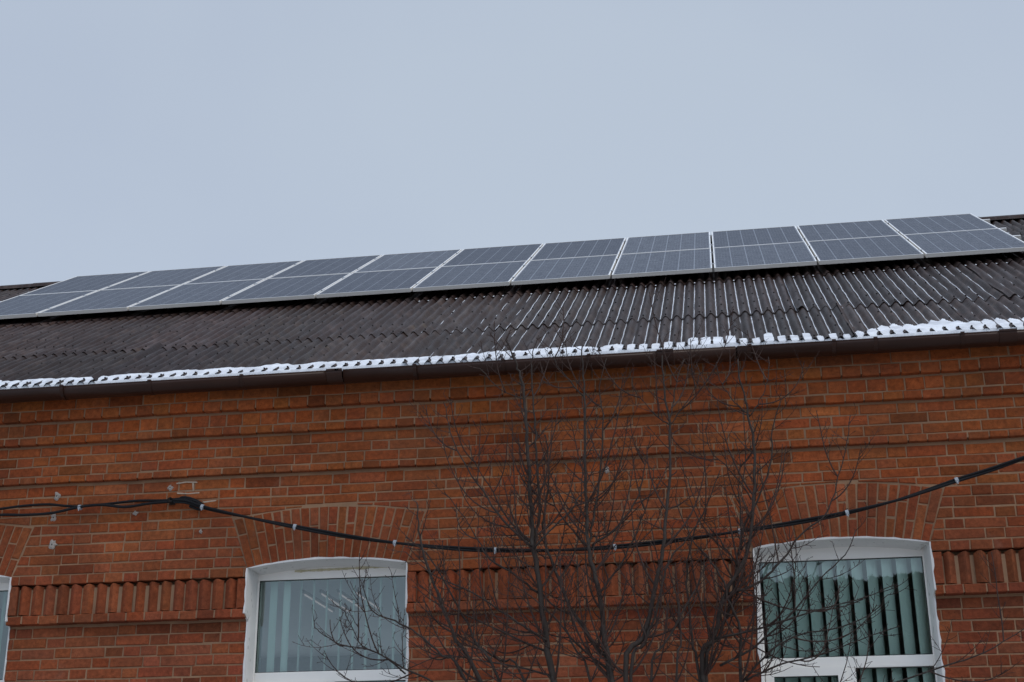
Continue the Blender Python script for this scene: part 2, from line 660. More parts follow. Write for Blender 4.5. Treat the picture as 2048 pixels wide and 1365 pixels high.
# the sawtooth band: soldiers set on edge at 45 degrees, flush block at each pier end
piers = [(XA, WIN[0][0]), (WIN[0][1], WIN[1][0]), (WIN[1][1], WIN[2][0]), (WIN[2][1], XB)]
for a, b in piers:
    n = max(1, round((b - a - 0.15) / 0.1045))
    step = (b - a - 0.15) / n
    for e0, e1 in ((a + 0.004, a + 0.071), (b - 0.071, b - 0.004)):
        brick([(e0, 1.895), (e1, 1.895), (e1, 2.122), (e0, 2.122)], 0.0, 0.085, brick_colour(1.9))
    for k in range(n):
        xc = a + 0.075 + (k + 0.5) * step + R.uniform(-.004, .004)
        hw = 0.0478 + R.uniform(-.003, .002)
        yr = R.uniform(-0.004, 0.006)
        c = tuple(.85 * p_ + .15 * q_ for p_, q_ in zip(brick_colour(1.9), (0.30, 0.086, 0.042, 1)))
        c2 = tuple(v * R.uniform(.95, 1.05) for v in c[:3]) + (1,)
        zl, zh = 1.894 + R.uniform(-.003, .003), 2.124
        sk = R.uniform(-.008, .008)
        zv, zw = zh - R.uniform(.010, .026), zh - R.uniform(.010, .026)       # worn, rounded heads
        k1, k2 = R.uniform(.7, 1.2), R.uniform(.7, 1.2)
        pf = [(-1, .036 * k1), (-.66, .021 * k1), (-.26, .005 * k1), (R.uniform(-.1, .1), 0), (.26, .006 * k2), (.66, .022 * k2), (1, .036 * k2)]
        vs = []
        for zz_, cut in ((zl, 0), (zh, 1)):
            for u, yy in pf:
                drop = (zv if u < 0 else zw) - zh
                vs.append((xc + u * hw + sk * (1 - u * u), yr + yy, zz_ + (drop * u * u if cut else 0)))
        vs += [(xc, .1, zl), (xc, .1, zh)]
        wall.add(vs, [(i_, i_ + 1, i_ + 8, i_ + 7) for i_ in range(6)] + [(0, 14, 6, 5, 4, 3, 2, 1), (7, 8, 9, 10, 11, 12, 13, 15)], 0, c)

# the three brick arches
for w_ in WIN:
    xc, hw = (w_[0] + w_[1]) / 2, (w_[1] - w_[0]) / 2
    n = 20
    for k in range(n):
        t0, t1 = -1 + 2 * k / n, -1 + 2 * (k + 1) / n
        jt = 0.15 / n

        def pt(t, u):
            xi, xe = xc + t * hw, xc + t * (hw + FANOUT)
            zi, ze = ZSPR + RISE * (1 - t * t), ZFAN + FANRISE * (1 - t * t)
            return (xi + (xe - xi) * u, zi + (ze - zi) * u)
        cut = (0.36 if k % 2 else 0.66) + R.uniform(-.03, .03)
        for u0, u1 in ((0.006, cut - .013), (cut + .013, 0.99)):
            brick([pt(t0 + jt, u0), pt(t1 - jt, u0), pt(t1 - jt, u1), pt(t0 + jt, u1)], R.uniform(-.003, .003), 0.09, brick_colour(2.3))

# mortar bed behind the bricks
RC = 0.0055
for y, z0, z1 in ((YA, 3.459, 3.64), (YC, 3.270, 3.47), (YE, 2.955, 3.30)):
    wall.box(XA, XB, y + RC, 0.38, z0, z1, 1)
wall.box(XA, XB, 0.0 + RC, 0.381, 2.30, 2.98, 1)
for a, b in piers:
    wall.box(a, b, 0.0 + RC, 0.382, 2.135, 2.302, 1)
    wall.box(a, b, 0.034, 0.383, 1.88, 2.098, 1)
    wall.box(a, b, 0.095, 0.3835, 2.099, 2.145, 1)
    wall.box(a, b, 0.0 + RC, 0.384, 1.828, 1.886, 1)
    wall.box(a, b, YL + RC, 0.385, ZSILL - .002, 1.83, 1)
wall.box(XA, XB, YL + RC, 0.386, -1.6, ZSILL, 1)
for w_ in WIN:                               # bed over the arch, following the intrados
    n = 16
    for k in range(n):
        xa, xb = [w_[0] + (w_[1] - w_[0]) * q / n for q in (k, k + 1)]
        za, zb_ = intrados(xa, w_) + .004, intrados(xb, w_) + .004
        wall.add([(xa, RC, za), (xb, RC, zb_), (xb, RC, 2.302), (xa, RC, 2.302), (xa, .38, za), (xb, .38, zb_)],
                 [(0, 1, 2, 3), (0, 4, 5, 1)], 1)
# plain continuations and the unseen sides
for a, b in ((BX0, XA), (XB, BX1)):
    wall.box(a, b, YA, 0.388, 3.43, 3.64, 0, (0.27, 0.09, 0.045, 1))
    wall.box(a, b, 0.002, 0.387, -1.6, 3.43, 0, (0.27, 0.09, 0.045, 1))
wall.box(BX0, BX0 + .38, 0.39, BDEPTH, -1.6, 3.7, 0, (0.27, 0.09, 0.045, 1))
wall.box(BX1 - .38, BX1, 0.39, BDEPTH, -1.6, 3.7, 0, (0.27, 0.09, 0.045, 1))
for a, b, z0, z1 in ((BX0, -8.9, -1.6, 3.7), (-1.1, BX1, -1.6, 3.7), (-8.9, -1.1, -1.6, -.6), (-8.9, -1.1, 2.5, 3.7)):  # unseen opening added in the back wall to let daylight into the left room
    wall.box(a, b, BDEPTH, BDEPTH + .38, z0, z1, 0, (0.27, 0.09, 0.045, 1))
wall.build('wall', [M['brick'], M['mortar']], house)

# white lumps of patching plaster round old fixing holes
for px, py, r in ((115, 993, .036), (108, 1036, .038), (105, 1090, .040), (341, 976, .030), (271, 1027, .024), (402, 1064, .018), (1213, 940, .030)):
    p = at(px, py, 0.0)
    b = MB()
    n = 14
    ring = []
    ph = R.uniform(0, 9)
    for k in range(n):
        th = 2 * math.pi * k / n
        rr = r * (0.75 + 0.55 * noise.noise(Vector((math.cos(th) * 1.7 + ph, math.sin(th) * 1.7, px * .01))) + R.uniform(-.08, .08))
        ring.append((p.x + rr * math.cos(th), p.z + rr * 1.15 * math.sin(th)))
    vs = [(x, -0.002, z_) for x, z_ in ring] + [(p.x + (x - p.x) * .6, -0.011, p.z + (z_ - p.z) * .6) for x, z_ in ring] \
        + [(p.x + (x - p.x) * .18, -0.012, p.z + (z_ - p.z) * .18) for x, z_ in ring] + [(x, 0.012, z_) for x, z_ in ring]
    fs = []
    for k in range(n):
        j = (k + 1) % n
        fs += [(k, j, j + n, k + n), (k + n, j + n, j + 2 * n, k + 2 * n), (k + 3 * n, j + 3 * n, j, k)]
    b.add(vs, fs, 0)
    b.add([vs[2 * n + k] for k in range(n)], [tuple(range(n))], 1)
    b.build('plaster_patch', [M['patch'], M['nail']], house)

for pts in (((352, 966), (372, 963.5), (394, 964), (394, 966.2), (372, 966), (353, 968.5)), ((385, 966), (387, 966), (386.5, 983), (385, 983)),
            ((354, 985.5), (376, 986.5), (398, 985), (399, 987.4), (376, 989.3), (354, 988)), ((406, 1003), (432, 1000), (433, 1002.5), (408, 1006.5))):
    b = MB()
    P = [at(x, y, -.004) for x, y in pts]
    k = len(P)
    vs = [(p.x + R.uniform(-.003, .003), p.y, p.z + R.uniform(-.002, .002)) for p in P]
    b.add(vs + [(v[0], .01, v[2]) for v in vs], [tuple(range(k))[::-1]] + [(i, (i + 1) % k, (i + 1) % k + k, i + k) for i in range(k)], 0)
    b.build('repointed_joint', M['repoint'], house)

# the wood across the street, seen only mirrored in the panes
wd = MB()
for k in range(42000):
    cx, cz, rx, rz = R.choice([(1.0, 4.0, 3.2, 6.8), (6.0, 6.0, 3.6, 8.0), (3.0, 5.5, 3.4, 7.6), (9.0, 6.0, 4.0, 8.5), (0.5, 5.5, 3.2, 8.0), (4.5, 6.0, 3.5, 8.5)])
    while True:
        a, b, c = R.uniform(-1, 1), R.uniform(-1, 1), R.uniform(-1, 1)
        if a * a + b * b + c * c < 1: break
    p = Vector((cx + a * rx, -44 + b * 3, min(9.75 + .15 * math.sin(a * 7 + cx), max(-1.4, cz + c * rz))))
    q = R.uniform(.14, .34)
    d1 = Vector((R.gauss(0, 1), R.gauss(0, 1), R.gauss(0, 1))).normalized() * q
    d2 = Vector((R.gauss(0, 1), R.gauss(0, 1), R.gauss(0, 1))).normalized() * q * .6
    wd.add([p - d1, p - d2, p + d1, p + d2], [(0, 1, 2, 3)])
tag(wd.build('wood', simple('dark_foliage', (0.045, 0.05, 0.03), 0.9, 0.1, var=.4, scale=3)), kind='stuff')

# ------------------------------------------------------------------ rooms behind the windows
rm = MB()
zc, zf = 3.08, -1.2
for x0, x1, yb_ in ((-9.0, -1.0, 10.99), (-0.9, 5.0, 6.0)):
    rm.add([(x0, .39, zf), (x1, .39, zf), (x1, yb_, zf), (x0, yb_, zf), (x0, .39, zc), (x1, .39, zc), (x1, yb_, zc), (x0, yb_, zc)],
           [(0, 1, 2, 3), (1, 5, 6, 2), (3, 7, 4, 0)] + ([(2, 6, 7, 3)] if x0 > -5 else []), 0)
    if x0 < -5:  # far end left open too, so the added daylight reaches the ceiling
        rm.box(x0, x1, 10.9, 10.99, zf, -.6)
        rm.box(x0, x1, 10.9, 10.99, 2.5, zc)
    rm.add([(x0, .39, zc + .002), (x1, .39, zc + .002), (x1, yb_, zc + .002), (x0, yb_, zc + .002)], [(0, 3, 2, 1)], 1)
rm.build('room', [M['room'], M['ceiling']], house)

lamp_m = NT('lamp_tube')
lamp_m.b.inputs['Base Color'].default_value = (0.3, 0.29, 0.29, 1)
lamp_m.b.inputs['Emission Color'].default_value = (1.0, 0.86, 0.88, 1)
lamp_m.b.inputs['Emission Strength'].default_value = 0.16
for k in range(4):
    p = at(609 + 34.5 * k, 1191 - 1.0 * k, 4.2)
    b = MB()
    b.box(p.x - .005, p.x + .005, 4.2, 5.3, p.z, p.z + .016, 0)
    b.box(p.x - .012, p.x + .012, 4.15, 5.35, p.z + .017, p.z + .05, 1)
    b.build('ceiling_lamp', [lamp_m.mat, M['room']], house)

# ------------------------------------------------------------------ windows
YF = 0.20                                   # outer face of the pvc frames


def make_window(w_, slat_turn, turn_var, pitch_off):
    xl, xr = w_
    wo = empty('window', ((xl + xr) / 2, YF, ZSILL + H), house)
    # plastered reveal with a ragged outer edge
    rv = MB()

    def yz(z_):
        return YL if z_ < 1.81 else 0.0
    path = []
    n = 44
    for k in range(n + 1):
        path.append((xl, ZSILL + (ZSPR - ZSILL) * k / n, -1, 0))
    m = 26
    for k in range(1, m):
        x = xl + (xr - xl) * k / m
        path.append((x, intrados(x, w_), 0, 1))
    for k in range(n, -1, -1):
        path.append((xr, ZSILL + (ZSPR - ZSILL) * k / n, 1, 0))
    vs = []
    for k, (x, z_, ox, oz) in enumerate(path):
        rag = 0.009 + 0.016 * max(-.45, noise.noise(Vector((x * 9, z_ * 9, 3)))) + R.uniform(-.002, .004)
        if oz: rag *= 0.8
        y0 = yz(z_) - 0.004
        inx, inz = -ox * 0.004, -oz * 0.006
        sq = 0.022                            # the coat thickens towards the frame
        vs += [(x + ox * rag, y0 + .006, z_ + oz * rag), (x + ox * rag * .8, y0 - .002, z_ + oz * rag * .8), (x + inx, y0, z_ + inz),
               (x + inx - ox * sq * .5 + R.uniform(-.001, .001), .1, z_ + inz - oz * .01), (x + inx - ox * sq, YF + .004, z_ + inz - oz * .02), (x + inx - ox * sq, YF + .07, z_ + inz - oz * .02)]
    fs = []
    q = 6
    for k in range(len(path) - 1):
        for j in range(q - 1):
            fs.append((k * q + j, k * q + j + 1, (k + 1) * q + j + 1, (k + 1) * q + j))
    rv.add(vs, fs, 0)
    rv.box(xl - .0, xr + .0, .02, YF + .06, ZSILL - .04, ZSILL + .001)
    rv.build('reveal', M['plaster'], wo)

    # frame: outer bars, transom, mullion
    fr = MB()
    gl_, gr_ = xl + 0.036, xr - 0.036        # daylight edges of the glass
    gt = 2.137
    zt0, zt1 = 1.345, 1.427                  # transom
    xm0, xm1 = xl + 0.590, xl + 0.672        # mullion
    zb = ZSILL + .06
    y0, y1 = YF, YF + .07

    def bar(x0, x1, z0, z1, yo=0.0):
        e = .004
        fr.add([(x0 + e, y0 + yo, z0 + e), (x1 - e, y0 + yo, z0 + e), (x1 - e, y0 + yo, z1 - e), (x0 + e, y0 + yo, z1 - e),
                (x0, y0 + yo + e, z0), (x1, y0 + yo + e, z0), (x1, y0 + yo + e, z1), (x0, y0 + yo + e, z1),
                (x0, y1, z0), (x1, y1, z0), (x1, y1, z1), (x0, y1, z1)],
               [(0, 1, 2, 3), (4, 5, 1, 0), (5, 6, 2, 1), (6, 7, 3, 2), (7, 4, 0, 3), (8, 9, 5, 4), (9, 10, 6, 5), (10, 11, 7, 6), (11, 8, 4, 7)], 0)
    bar(xl - .02, gl_, zb, gt)
    bar(gr_, xr + .02, zb, gt)
    bar(xl - .02, xr + .02, gt, 2.232)
    bar(gl_, gr_, zt0, zt1, .003)
    bar(xm0, xm1, zb, zt0, .002)
    bar(xl - .02, xr + .02, ZSILL + .002, zb, .001)
    fr.build('frame', [M['pvc'], M['gasket']], wo)

    # opening sash, lower left
    sa = MB()
    sx0, sx1, sz0, sz1 = gl_ - .004, xm0 + .012, zb - .004, zt0 + .008
    swd = 0.058
    for a, b, c, d in ((sx0, sx0 + swd, sz0, sz1), (sx1 - swd, sx1, sz0, sz1), (sx0 + swd, sx1 - swd, sz1 - swd, sz1), (sx0 + swd, sx1 - swd, sz0, sz0 + swd)):
        sa.box(a, b, YF - .014, YF + .06, c, d)
    sa.build('sash', M['pvc'], wo)

    # panes, each with its rubber gasket
    for a, b, c, d, yo in ((gl_, gr_, zt1, gt, .022), (xm1, gr_, zb, zt0, .022), (sx0 + swd, sx1 - swd, sz0 + swd, sz1 - swd, .006)):
        pn = MB()
        yp = YF + yo
        pn.add([(a, yp, c), (b, yp, c), (b, yp, d), (a, yp, d)], [(0, 1, 2, 3)], 0)
        gk = .0055
        for x0, x1, z0, z1 in ((a, b, d - gk, d - .0005), (a, b, c + .0005, c + gk), (a + .0005, a + gk, c + gk, d - gk), (b - gk, b - .0005, c + gk, d - gk)):
            pn.box(x0, x1, yp - .010, yp - .001, z0, z1, 1)
        pn.build('pane', [M['glass'], M['gasket']], wo)

    # vertical blind: head rail and turned slats
    bl = MB()
    yb_ = YF + .125
    bl.box(xl - .03, xr + .03, yb_ - .025, yb_ + .025, 2.165, 2.205)
    x = xl - .02 + pitch_off
    k = 0
    while x < xr + .05:
        a = math.radians(slat_turn(x) + R.uniform(-turn_var, turn_var))
        ca, sa_ = math.cos(a), math.sin(a)
        vs = []
        zt_ = 2.160 + R.uniform(-.004, .004)
        tw = R.uniform(-.05, .05)
        for iz in range(9):
            z_ = zt_ + (ZSILL + .1 - zt_) * iz / 8
            a2 = a + tw * iz / 8
            ca, sa_ = math.cos(a2), math.sin(a2)
            for iu in range(7):
                u = (iu / 6 - .5) * .127
                bow = .010 * (1 - (u / .0635) ** 2)
                # u runs along the slat, bow across it
                vs.append((x + u * ca + bow * sa_, yb_ + u * sa_ - bow * ca, z_))
        fs = [(i * 7 + j, i * 7 + j + 1, (i + 1) * 7 + j + 1, (i + 1) * 7 + j) for i in range(8) for j in range(6)]
        bl.add(vs, fs, 0)
        x += 0.108 + R.uniform(-.003, .003)
        k += 1
    bl.build('blind', M['blind'], wo, smooth=True)
    return wo


make_window(WIN[0], lambda x: 106, 1.5, 0.0)
w2 = make_window(WIN[1], lambda x: 111.5 if x > -3.42 else 134, 1.0, 0.03)
w3 = make_window(WIN[2], lambda x: 41 if x < .55 else 47, 2.0, 0.02)
# yellowed foam bead along the head of the middle window
fo = MB()
for k in range(46):
    x = -3.36 + .92 * k / 45
    s_ = .0045 + .0035 * noise.noise(Vector((x * 14, 1, 1))) + R.uniform(-.001, .0015)
    fo.box(x - .0099, x + .0099, YF - .006, YF + .01, 2.200 + .012 * (k / 45) - s_ * 1.6, 2.204 + .012 * (k / 45) + s_)
fo.build('foam_bead', M['foam'], w2)

# ------------------------------------------------------------------ roof
TILT = math.radians(31.02)
CT, ST = math.cos(TILT), math.sin(TILT)
YB, ZB = 2.5396, 5.5386                      # lower edge of the array
GAP = 0.125
ZR0 = ZB - GAP / CT - YB * math.tan(TILT)    # roof height over y = 0
WP, WA, XV = 0.0952, 0.0205, -0.175          # wave pitch, half height, one valley


def roof(x, s, h):
    return (x, s * CT - h * ST, ZR0 + s * ST + h * CT)


def wave(x):
    return -WA * math.cos(2 * math.pi * (x - XV) / WP)


SE, SR = -0.34, 6.34
ROWS = [(SE, 1.14), (0.985, 3.06), (2.895, 4.9), (4.75, SR)]
rf = MB()
rs = []
WE = 9 * WP
for ri, (s0, s1) in enumerate(ROWS):
    ns = 15 if ri < 2 else 8
    x = XV + math.floor((BX0 - XV) / WE) * WE + (0.5 * WP + 3 * WP if ri == 0 else 0.0) + (4 * WP if ri == 2 else 0)
    while x < BX1:
        xa, xb = x - WP * 0.0, x + WE + WP * 0.55
        nx = int(round((xb - xa) / WP * 8))
        flap = R.random()
        lift = R.uniform(.004, .007) + (R.uniform(.008, .02) if flap > .62 else 0)
        tone = R.uniform(.66, 1.25)
        tcol = (tone, tone * R.uniform(.96, 1.03), tone * R.uniform(.95, 1.05), 1)
        ph = R.uniform(0, 6.28)
        ds = R.uniform(-.012, .012)
        vs, fs, cs = [], [], []
        off0 = .0045 * ri
        for i in range(ns + 1):
            u = i / ns
            s = s0 + ds * (1 - u) + (s1 - s0) * u
            for j in range(nx + 1):
                xx = xa + (xb - xa) * j / nx
                e_left = max(0.0, 1 - (xx - xa) / (WP * 1.1))
                e_right = max(0.0, 1 - (xb - xx) / (WP * 1.1))
                h = wave(xx) * (1 - .12 * e_left) + .004
                h += lift * e_left ** 1.3 * (.6 + .5 * math.sin(s * 5 + ph)) - .0035 * e_right
                h += .0085 * max(0.0, 1 - (s - s0) / .22) * (1 if ri else 0)
                h += .0030 * math.sin(s * 11.5 + ph * .15) + .004 * noise.noise(Vector((xx * 1.6, s * 2.2, ri * 5.0)))
                edge = .004 * noise.noise(Vector((xx * 30, ri, 0))) if i == 0 else 0
                vs.append(roof(xx, s + edge, h))
                rs.append((xx, s, 0.0))
        W = nx + 1
        fs = [(i * W + j, i * W + j + 1, (i + 1) * W + j + 1, (i + 1) * W + j) for i in range(ns) for j in range(nx)]
        rf.add(vs, fs, 0, tcol)
        # sheet thickness along the lower edge
        ev = [vs[j] for j in range(W)] + [(vs[j][0], vs[j][1] + .0035 * ST + .002 * CT, vs[j][2] - .0035 * CT + .002 * ST) for j in range(W)]
        rf.add(ev, [(j + W, j + W + 1, j + 1, j) for j in range(nx)], 0, (tone * .7,) * 3 + (1,))
        rs += [(v[0], s0, 0) for v in ev]
        # nail caps on the crests
        if ri < 2 or (ri > 1 and (x < -6.8 or x > 2.6)):
            for si, sv in enumerate((s0 + .055, s0 + .42, s0 + .86, s0 + 1.3)):
                if sv > s1 - .2: continue
                for kx in range(10):
                    if R.random() < .45: continue
                    xc = XV + WP * (math.floor((xa - XV) / WP + .5) + kx + .5)
                    if xc > xb - .02: continue
                    sv2 = sv + R.uniform(-.015, .015) + (.05 if si and kx % 2 else 0)
                    n_ = 6
                    base = len(rf.v)
                    hh = WA + .006 + (.008 if ri and si == 0 else 0)
                    nv = [roof(xc + .0085 * math.cos(2 * math.pi * q / n_), sv2 + .0085 * math.sin(2 * math.pi * q / n_), hh - .004) for q in range(n_)]
                    nv += [roof(xc + .006 * math.cos(2 * math.pi * q / n_), sv2 + .006 * math.sin(2 * math.pi * q / n_), hh + .006) for q in range(n_)]
                    rf.add(nv, [(q, (q + 1) % n_, (q + 1) % n_ + n_, q + n_) for q in range(n_)] + [tuple(range(n_, 2 * n_))], 1)
                    rs += [(xc, sv2, 0)] * (2 * n_)
        x += WE
# ridge cap in overlapping lengths, and the far slope with its gables
x = BX0
while x < BX1:
    pr = []
    o_ = .004 * (int(round((x - BX0) / .9)) % 2)
    for k in range(9):
        th = math.pi * k / 8
        pr.append((SR * CT - .13 * math.cos(th) * .95, ZR0 + SR * ST - .035 + .085 * math.sin(th) + o_))
    pr = [(pr[0][0] - .06, pr[0][1] - .03)] + pr + [(pr[-1][0] + .06, pr[-1][1] - .03)]
    b0 = len(rf.v)
    rf.prism(pr, x, min(x + .93, BX1), 0, closed=False, n=2)
    rs += [(q[0], q[2], 0) for q in rf.v[b0:]]
    x += .9
yr_, zr_ = SR * CT, ZR0 + SR * ST
b0 = len(rf.v)
rf.cur = (1, 1, 1, 1)
rf.add([(BX0, yr_, zr_), (BX1, yr_, zr_), (BX1, 2 * yr_ + .4, ZR0 - .25), (BX0, 2 * yr_ + .4, ZR0 - .25)], [(0, 1, 2, 3)], 0)
rs += [(q[0], q[1], 0) for q in rf.v[b0:]]
roof_ob = rf.build('roof', [M['ondulin'], M['nail']], house, smooth=True, attr=rs)
for x in (BX0 + .02, BX1 - .02):
    ga = MB()
    ga.add([(x, .3, 3.7), (x, BDEPTH, 3.7), (x, yr_, zr_ - .08)], [(0, 1, 2)], 0, (0.27, 0.09, 0.045, 1))
    ga.build('gable', M['brick'], house)
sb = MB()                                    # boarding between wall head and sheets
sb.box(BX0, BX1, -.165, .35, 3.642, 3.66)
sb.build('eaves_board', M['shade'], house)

# ------------------------------------------------------------------ gutter
GL_Y, GL_Z, GR = -0.372, 3.642, 0.079
gu = MB()
cy_, cz_ = GL_Y + GR, GL_Z
pr = []
for k in range(17):
    th = math.pi + math.pi * k / 16
    pr.append((cy_ + GR * math.cos(th), cz_ + GR * math.sin(th)))
pin = [(cy_ + (GR - .002) * math.cos(math.pi + math.pi * k / 16), cz_ + (GR - .002) * math.sin(math.pi + math.pi * k / 16)) for k in range(17)]
bead = [(GL_Y + .006 + .0075 * math.cos(a), GL_Z + .004 + .0075 * math.sin(a)) for a in [math.pi * 2 * k / 8 for k in range(8)]]
x = BX0
gi = 0
while x < BX1:
    x2 = min(x + 3.02, BX1)
    o_ = .0
    gu.prism(pr + pin[::-1], x, x2, 0, closed=True, n=1)
    gu.prism(bead, x, x2 - .001, 0, closed=True, n=1)
    x += 3.03
gutter = gu.build('gutter', M['gutter'], house, smooth=False)
for p_ in gutter.data.polygons:
    p_.use_smooth = len(p_.vertices) == 4


def gutter_band(x0, x1, r, name):
    b = MB()
    o = [(cy_ + r * math.cos(math.pi + math.pi * k / 16), cz_ + r * math.sin(math.pi + math.pi * k / 16)) for k in range(17)]
    i = [(cy_ + (r - .003) * math.cos(math.pi + math.pi * k / 16), cz_ + (r - .003) * math.sin(math.pi + math.pi * k / 16)) for k in range(17)]
    b.prism(o + i[::-1], x0, x1, 0, closed=True)
    b.box(x0, x1, GL_Y - .010, GL_Y + .016, GL_Z + .001, GL_Z + .016)
    return b.build(name, M['gutter'], gutter, smooth=False)


for x in (-6.55, -5.93, -5.20, -4.46, -3.70, -2.93, -2.31, -1.62, -0.96, 0.24, 0.86, 1.16, 1.78, 2.40, 3.02):
    gutter_band(x - .014, x + .014, GR + .0035, 'gutter_bracket')
for x in (-5.98, -2.95, -0.385, 2.10):
    gutter_band(x - .062, x + .062, GR + .003, 'gutter_joint')

# ------------------------------------------------------------------ snow left on the eaves and in the valleys
sn = MB()


def snow_level(x, s):
    d = s - SE
    n1 = noise.noise(Vector((x * 1.1, 2.0, 0)))
    n2 = noise.noise(Vector((x * 5.0, 7.0, 0)))
    n3 = noise.noise(Vector((x * 16, s * 16, 4)))
    if x < -0.75:
        top, ln = .0180 + .004 * n1, .185 + .08 * n2 + .05 * n1
    elif x < 1.05:
        vk = math.floor((x - XV) / WP + .5)
        rr = noise.noise(Vector((vk * 3.7, 1.3, 9)))
        top, ln = .008 + .013 * rr + .006 * n1, .25 + .14 * rr
        if .62 < x < .95: top, ln = top - .008, ln - .05
    else:
        k = min(1, (x - 1.05) / .6)
        top, ln = .011 + .009 * k + .006 * n1, .20 + .11 * k + .12 * n2 + .10 * n1
    ln = max(.08, ln + .02 * n3)
    ph = math.cos(2 * math.pi * (x - XV) / WP)
    ln *= 1 + (.14 if x > 1.05 else .04) * ph
    lev = top + .003 * n3
    if not -.75 < x < 1.05:
        dl = .095 + .06 * n2 + .03 * n1
        if d < dl: lev -= .0118 * min(1, (dl - d) / .035) * (1 + .4 * n3)
    fall = (d - ln) / .045
    if fall > 0: lev -= .05 * fall
    return lev


X0s, X1s = -11.0, 7.0
nx, ns = int((X1s - X0s) / .0119), 30
W = nx + 1
vs = []
for i in range(ns + 1):
    s = SE - .012 + .50 * i / ns
    for j in range(W):
        x = X0s + (X1s - X0s) * j / nx
        lv = snow_level(x, s)
        if i == 0: lv -= .03
        vs.append(roof(x, s, max(-WA - .012, lv + .004)))
fs = []
for i in range(ns):
    for j in range(nx):
        q = (i * W + j, i * W + j + 1, (i + 1) * W + j + 1, (i + 1) * W + j)
        fs.append(q)
sn.add(vs, fs, 0)
# slivers lying in the valleys
kv0, kv1 = int((-6.5 - XV) / WP), int((4.0 - XV) / WP)
for kv in range(kv0, kv1):
    xv = XV + kv * WP
    dens = math.exp(-((xv - .1) / (1.9 if xv < .1 else 2.2)) ** 2) * 1.1 + .05
    if xv > 1.0: dens *= .82
    for s0, s1, ri in ((SE + .2, ROWS[1][0] + .02, 0), (ROWS[1][0] + .03, ROWS[2][0] + .0, 1), (ROWS[2][0] + .005, ROWS[2][0] + .075, 2)):
        if ri == 2:
            if xv < -3.2 or R.random() < .2: continue
            segs = [(s0, s1, .0042)]
        else:
            segs = []
            s = s0
            run = None
            hold = noise.noise(Vector((kv * 1.9, ri * 4.0, 5.0)))
            while s < s1 + .03:
                on = s < s1 and dens * 1.5 - .55 + .45 * hold + .35 * noise.noise(Vector((kv * .9, s * 2.4, 8.0))) > 0
                if on and run is None: run = s
                if not on and run is not None:
                    if s - run > .06: segs.append((run, min(s, s1), R.uniform(.0006, .0011) * min(1.35, .55 + .8 * dens)))
                    run = None
                s += .03
        for a, b, dep in segs:
            n = max(3, int((b - a) / .028))
            vs = []
            for i in range(n + 1):
                s = a + (b - a) * i / n
                d = dep * (1 + .45 * noise.noise(Vector((kv * 2.1, s * 30, 0)))) * min(1, .25 + 3 * min(i, n - i) / n)
                hb = -WA + .0045 * ri + .004 + .0030 * math.sin(s * 11.5 + 0.4) + .004 * noise.noise(Vector((xv * 1.6, s * 2.2, ri * 5.0)))
                if ri: hb += .0085 * max(0.0, 1 - (s - ROWS[ri][0]) / .22)
                hw = WP / (2 * math.pi) * math.sqrt(2 * (d + .0004) / WA)
                for u in (-1, -.5, 0, .5, 1):
                    vs.append(roof(xv + u * hw * .72 + .002 * noise.noise(Vector((s * 9, kv, 1))), s, hb + d * .9 + .0022 * (1 - u * u) + .0004))
            sn.add(vs, [(i * 5 + j, i * 5 + j + 1, (i + 1) * 5 + j + 1, (i + 1) * 5 + j) for i in range(n) for j in range(4)], 0)
tag(sn.build('snow', M['snow'], smooth=True), kind='stuff')
bpy.data.objects['snow']['label'] = 'thin wet snow along the eaves and in the roof valleys'
bpy.data.objects['snow']['category'] = 'snow'

# ------------------------------------------------------------------ solar array: two rows of eleven portrait panels on four rails
XP0 = -8.0854
frm, cel = MB(), MB()
LIP, DEEP = .012, .038
for x0, x1, y0, y1 in ((0, PW, 0, LIP), (0, PW, PL - LIP, PL), (0, LIP, LIP, PL - LIP), (PW - LIP, PW, LIP, PL - LIP)):
    frm.box(x0 - PW / 2, x1 - PW / 2, y0, y1, -DEEP, 0)
frm.box(-PW / 2 + LIP, PW / 2 - LIP, LIP, LIP + .003, -.012, -.004)
cel.add([(-PW / 2 + LIP, LIP, -.004), (PW / 2 - LIP, LIP, -.004), (PW / 2 - LIP, PL - LIP, -.004), (-PW / 2 + LIP, PL - LIP, -.004)], [(0, 1, 2, 3)], 0)
cel.add([(-PW / 2 + LIP, LIP, -.009), (PW / 2 - LIP, LIP, -.009), (PW / 2 - LIP, PL - LIP, -.009), (-PW / 2 + LIP, PL - LIP, -.009)], [(3, 2, 1, 0)], 1)
ORD = ['leftmost', 'second from left', 'third from left', 'fourth from left', 'fifth from left', 'middle', 'fifth from right', 'fourth from right', 'third from right', 'second from right', 'rightmost']
proto = None
for row in (0, 1):
    for k in range(11):
        s = row * (PL + .020)
        loc = (XP0 + PITCH * (k + .5), YB + s * CT, ZB + H + s * ST)
        if proto is None:
            root = empty('solar_panel', loc)
            frm.build('frame', M['alu'], None, lift=0).parent = root
            cel.build('cell_glass', [M['cells'], M['shade']], None, lift=0).parent = root
            proto = root
        else:
            root = proto.copy()
            col.objects.link(root)
            root.location = loc
            for ch in list(proto.children):
                c = ch.copy()
                col.objects.link(c)
                c.parent = root
        root.rotation_euler = (TILT + math.radians(R.uniform(-.06, .06)), 0, math.radians(R.uniform(-.05, .05)))
        rn = 'upper row against the sky' if row else 'lower row above the bare roof'
        tag(root, f'frosted dark blue solar panel, {ORD[k]} in the {rn}', 'solar panel', 'solar panels in two rows on the roof')

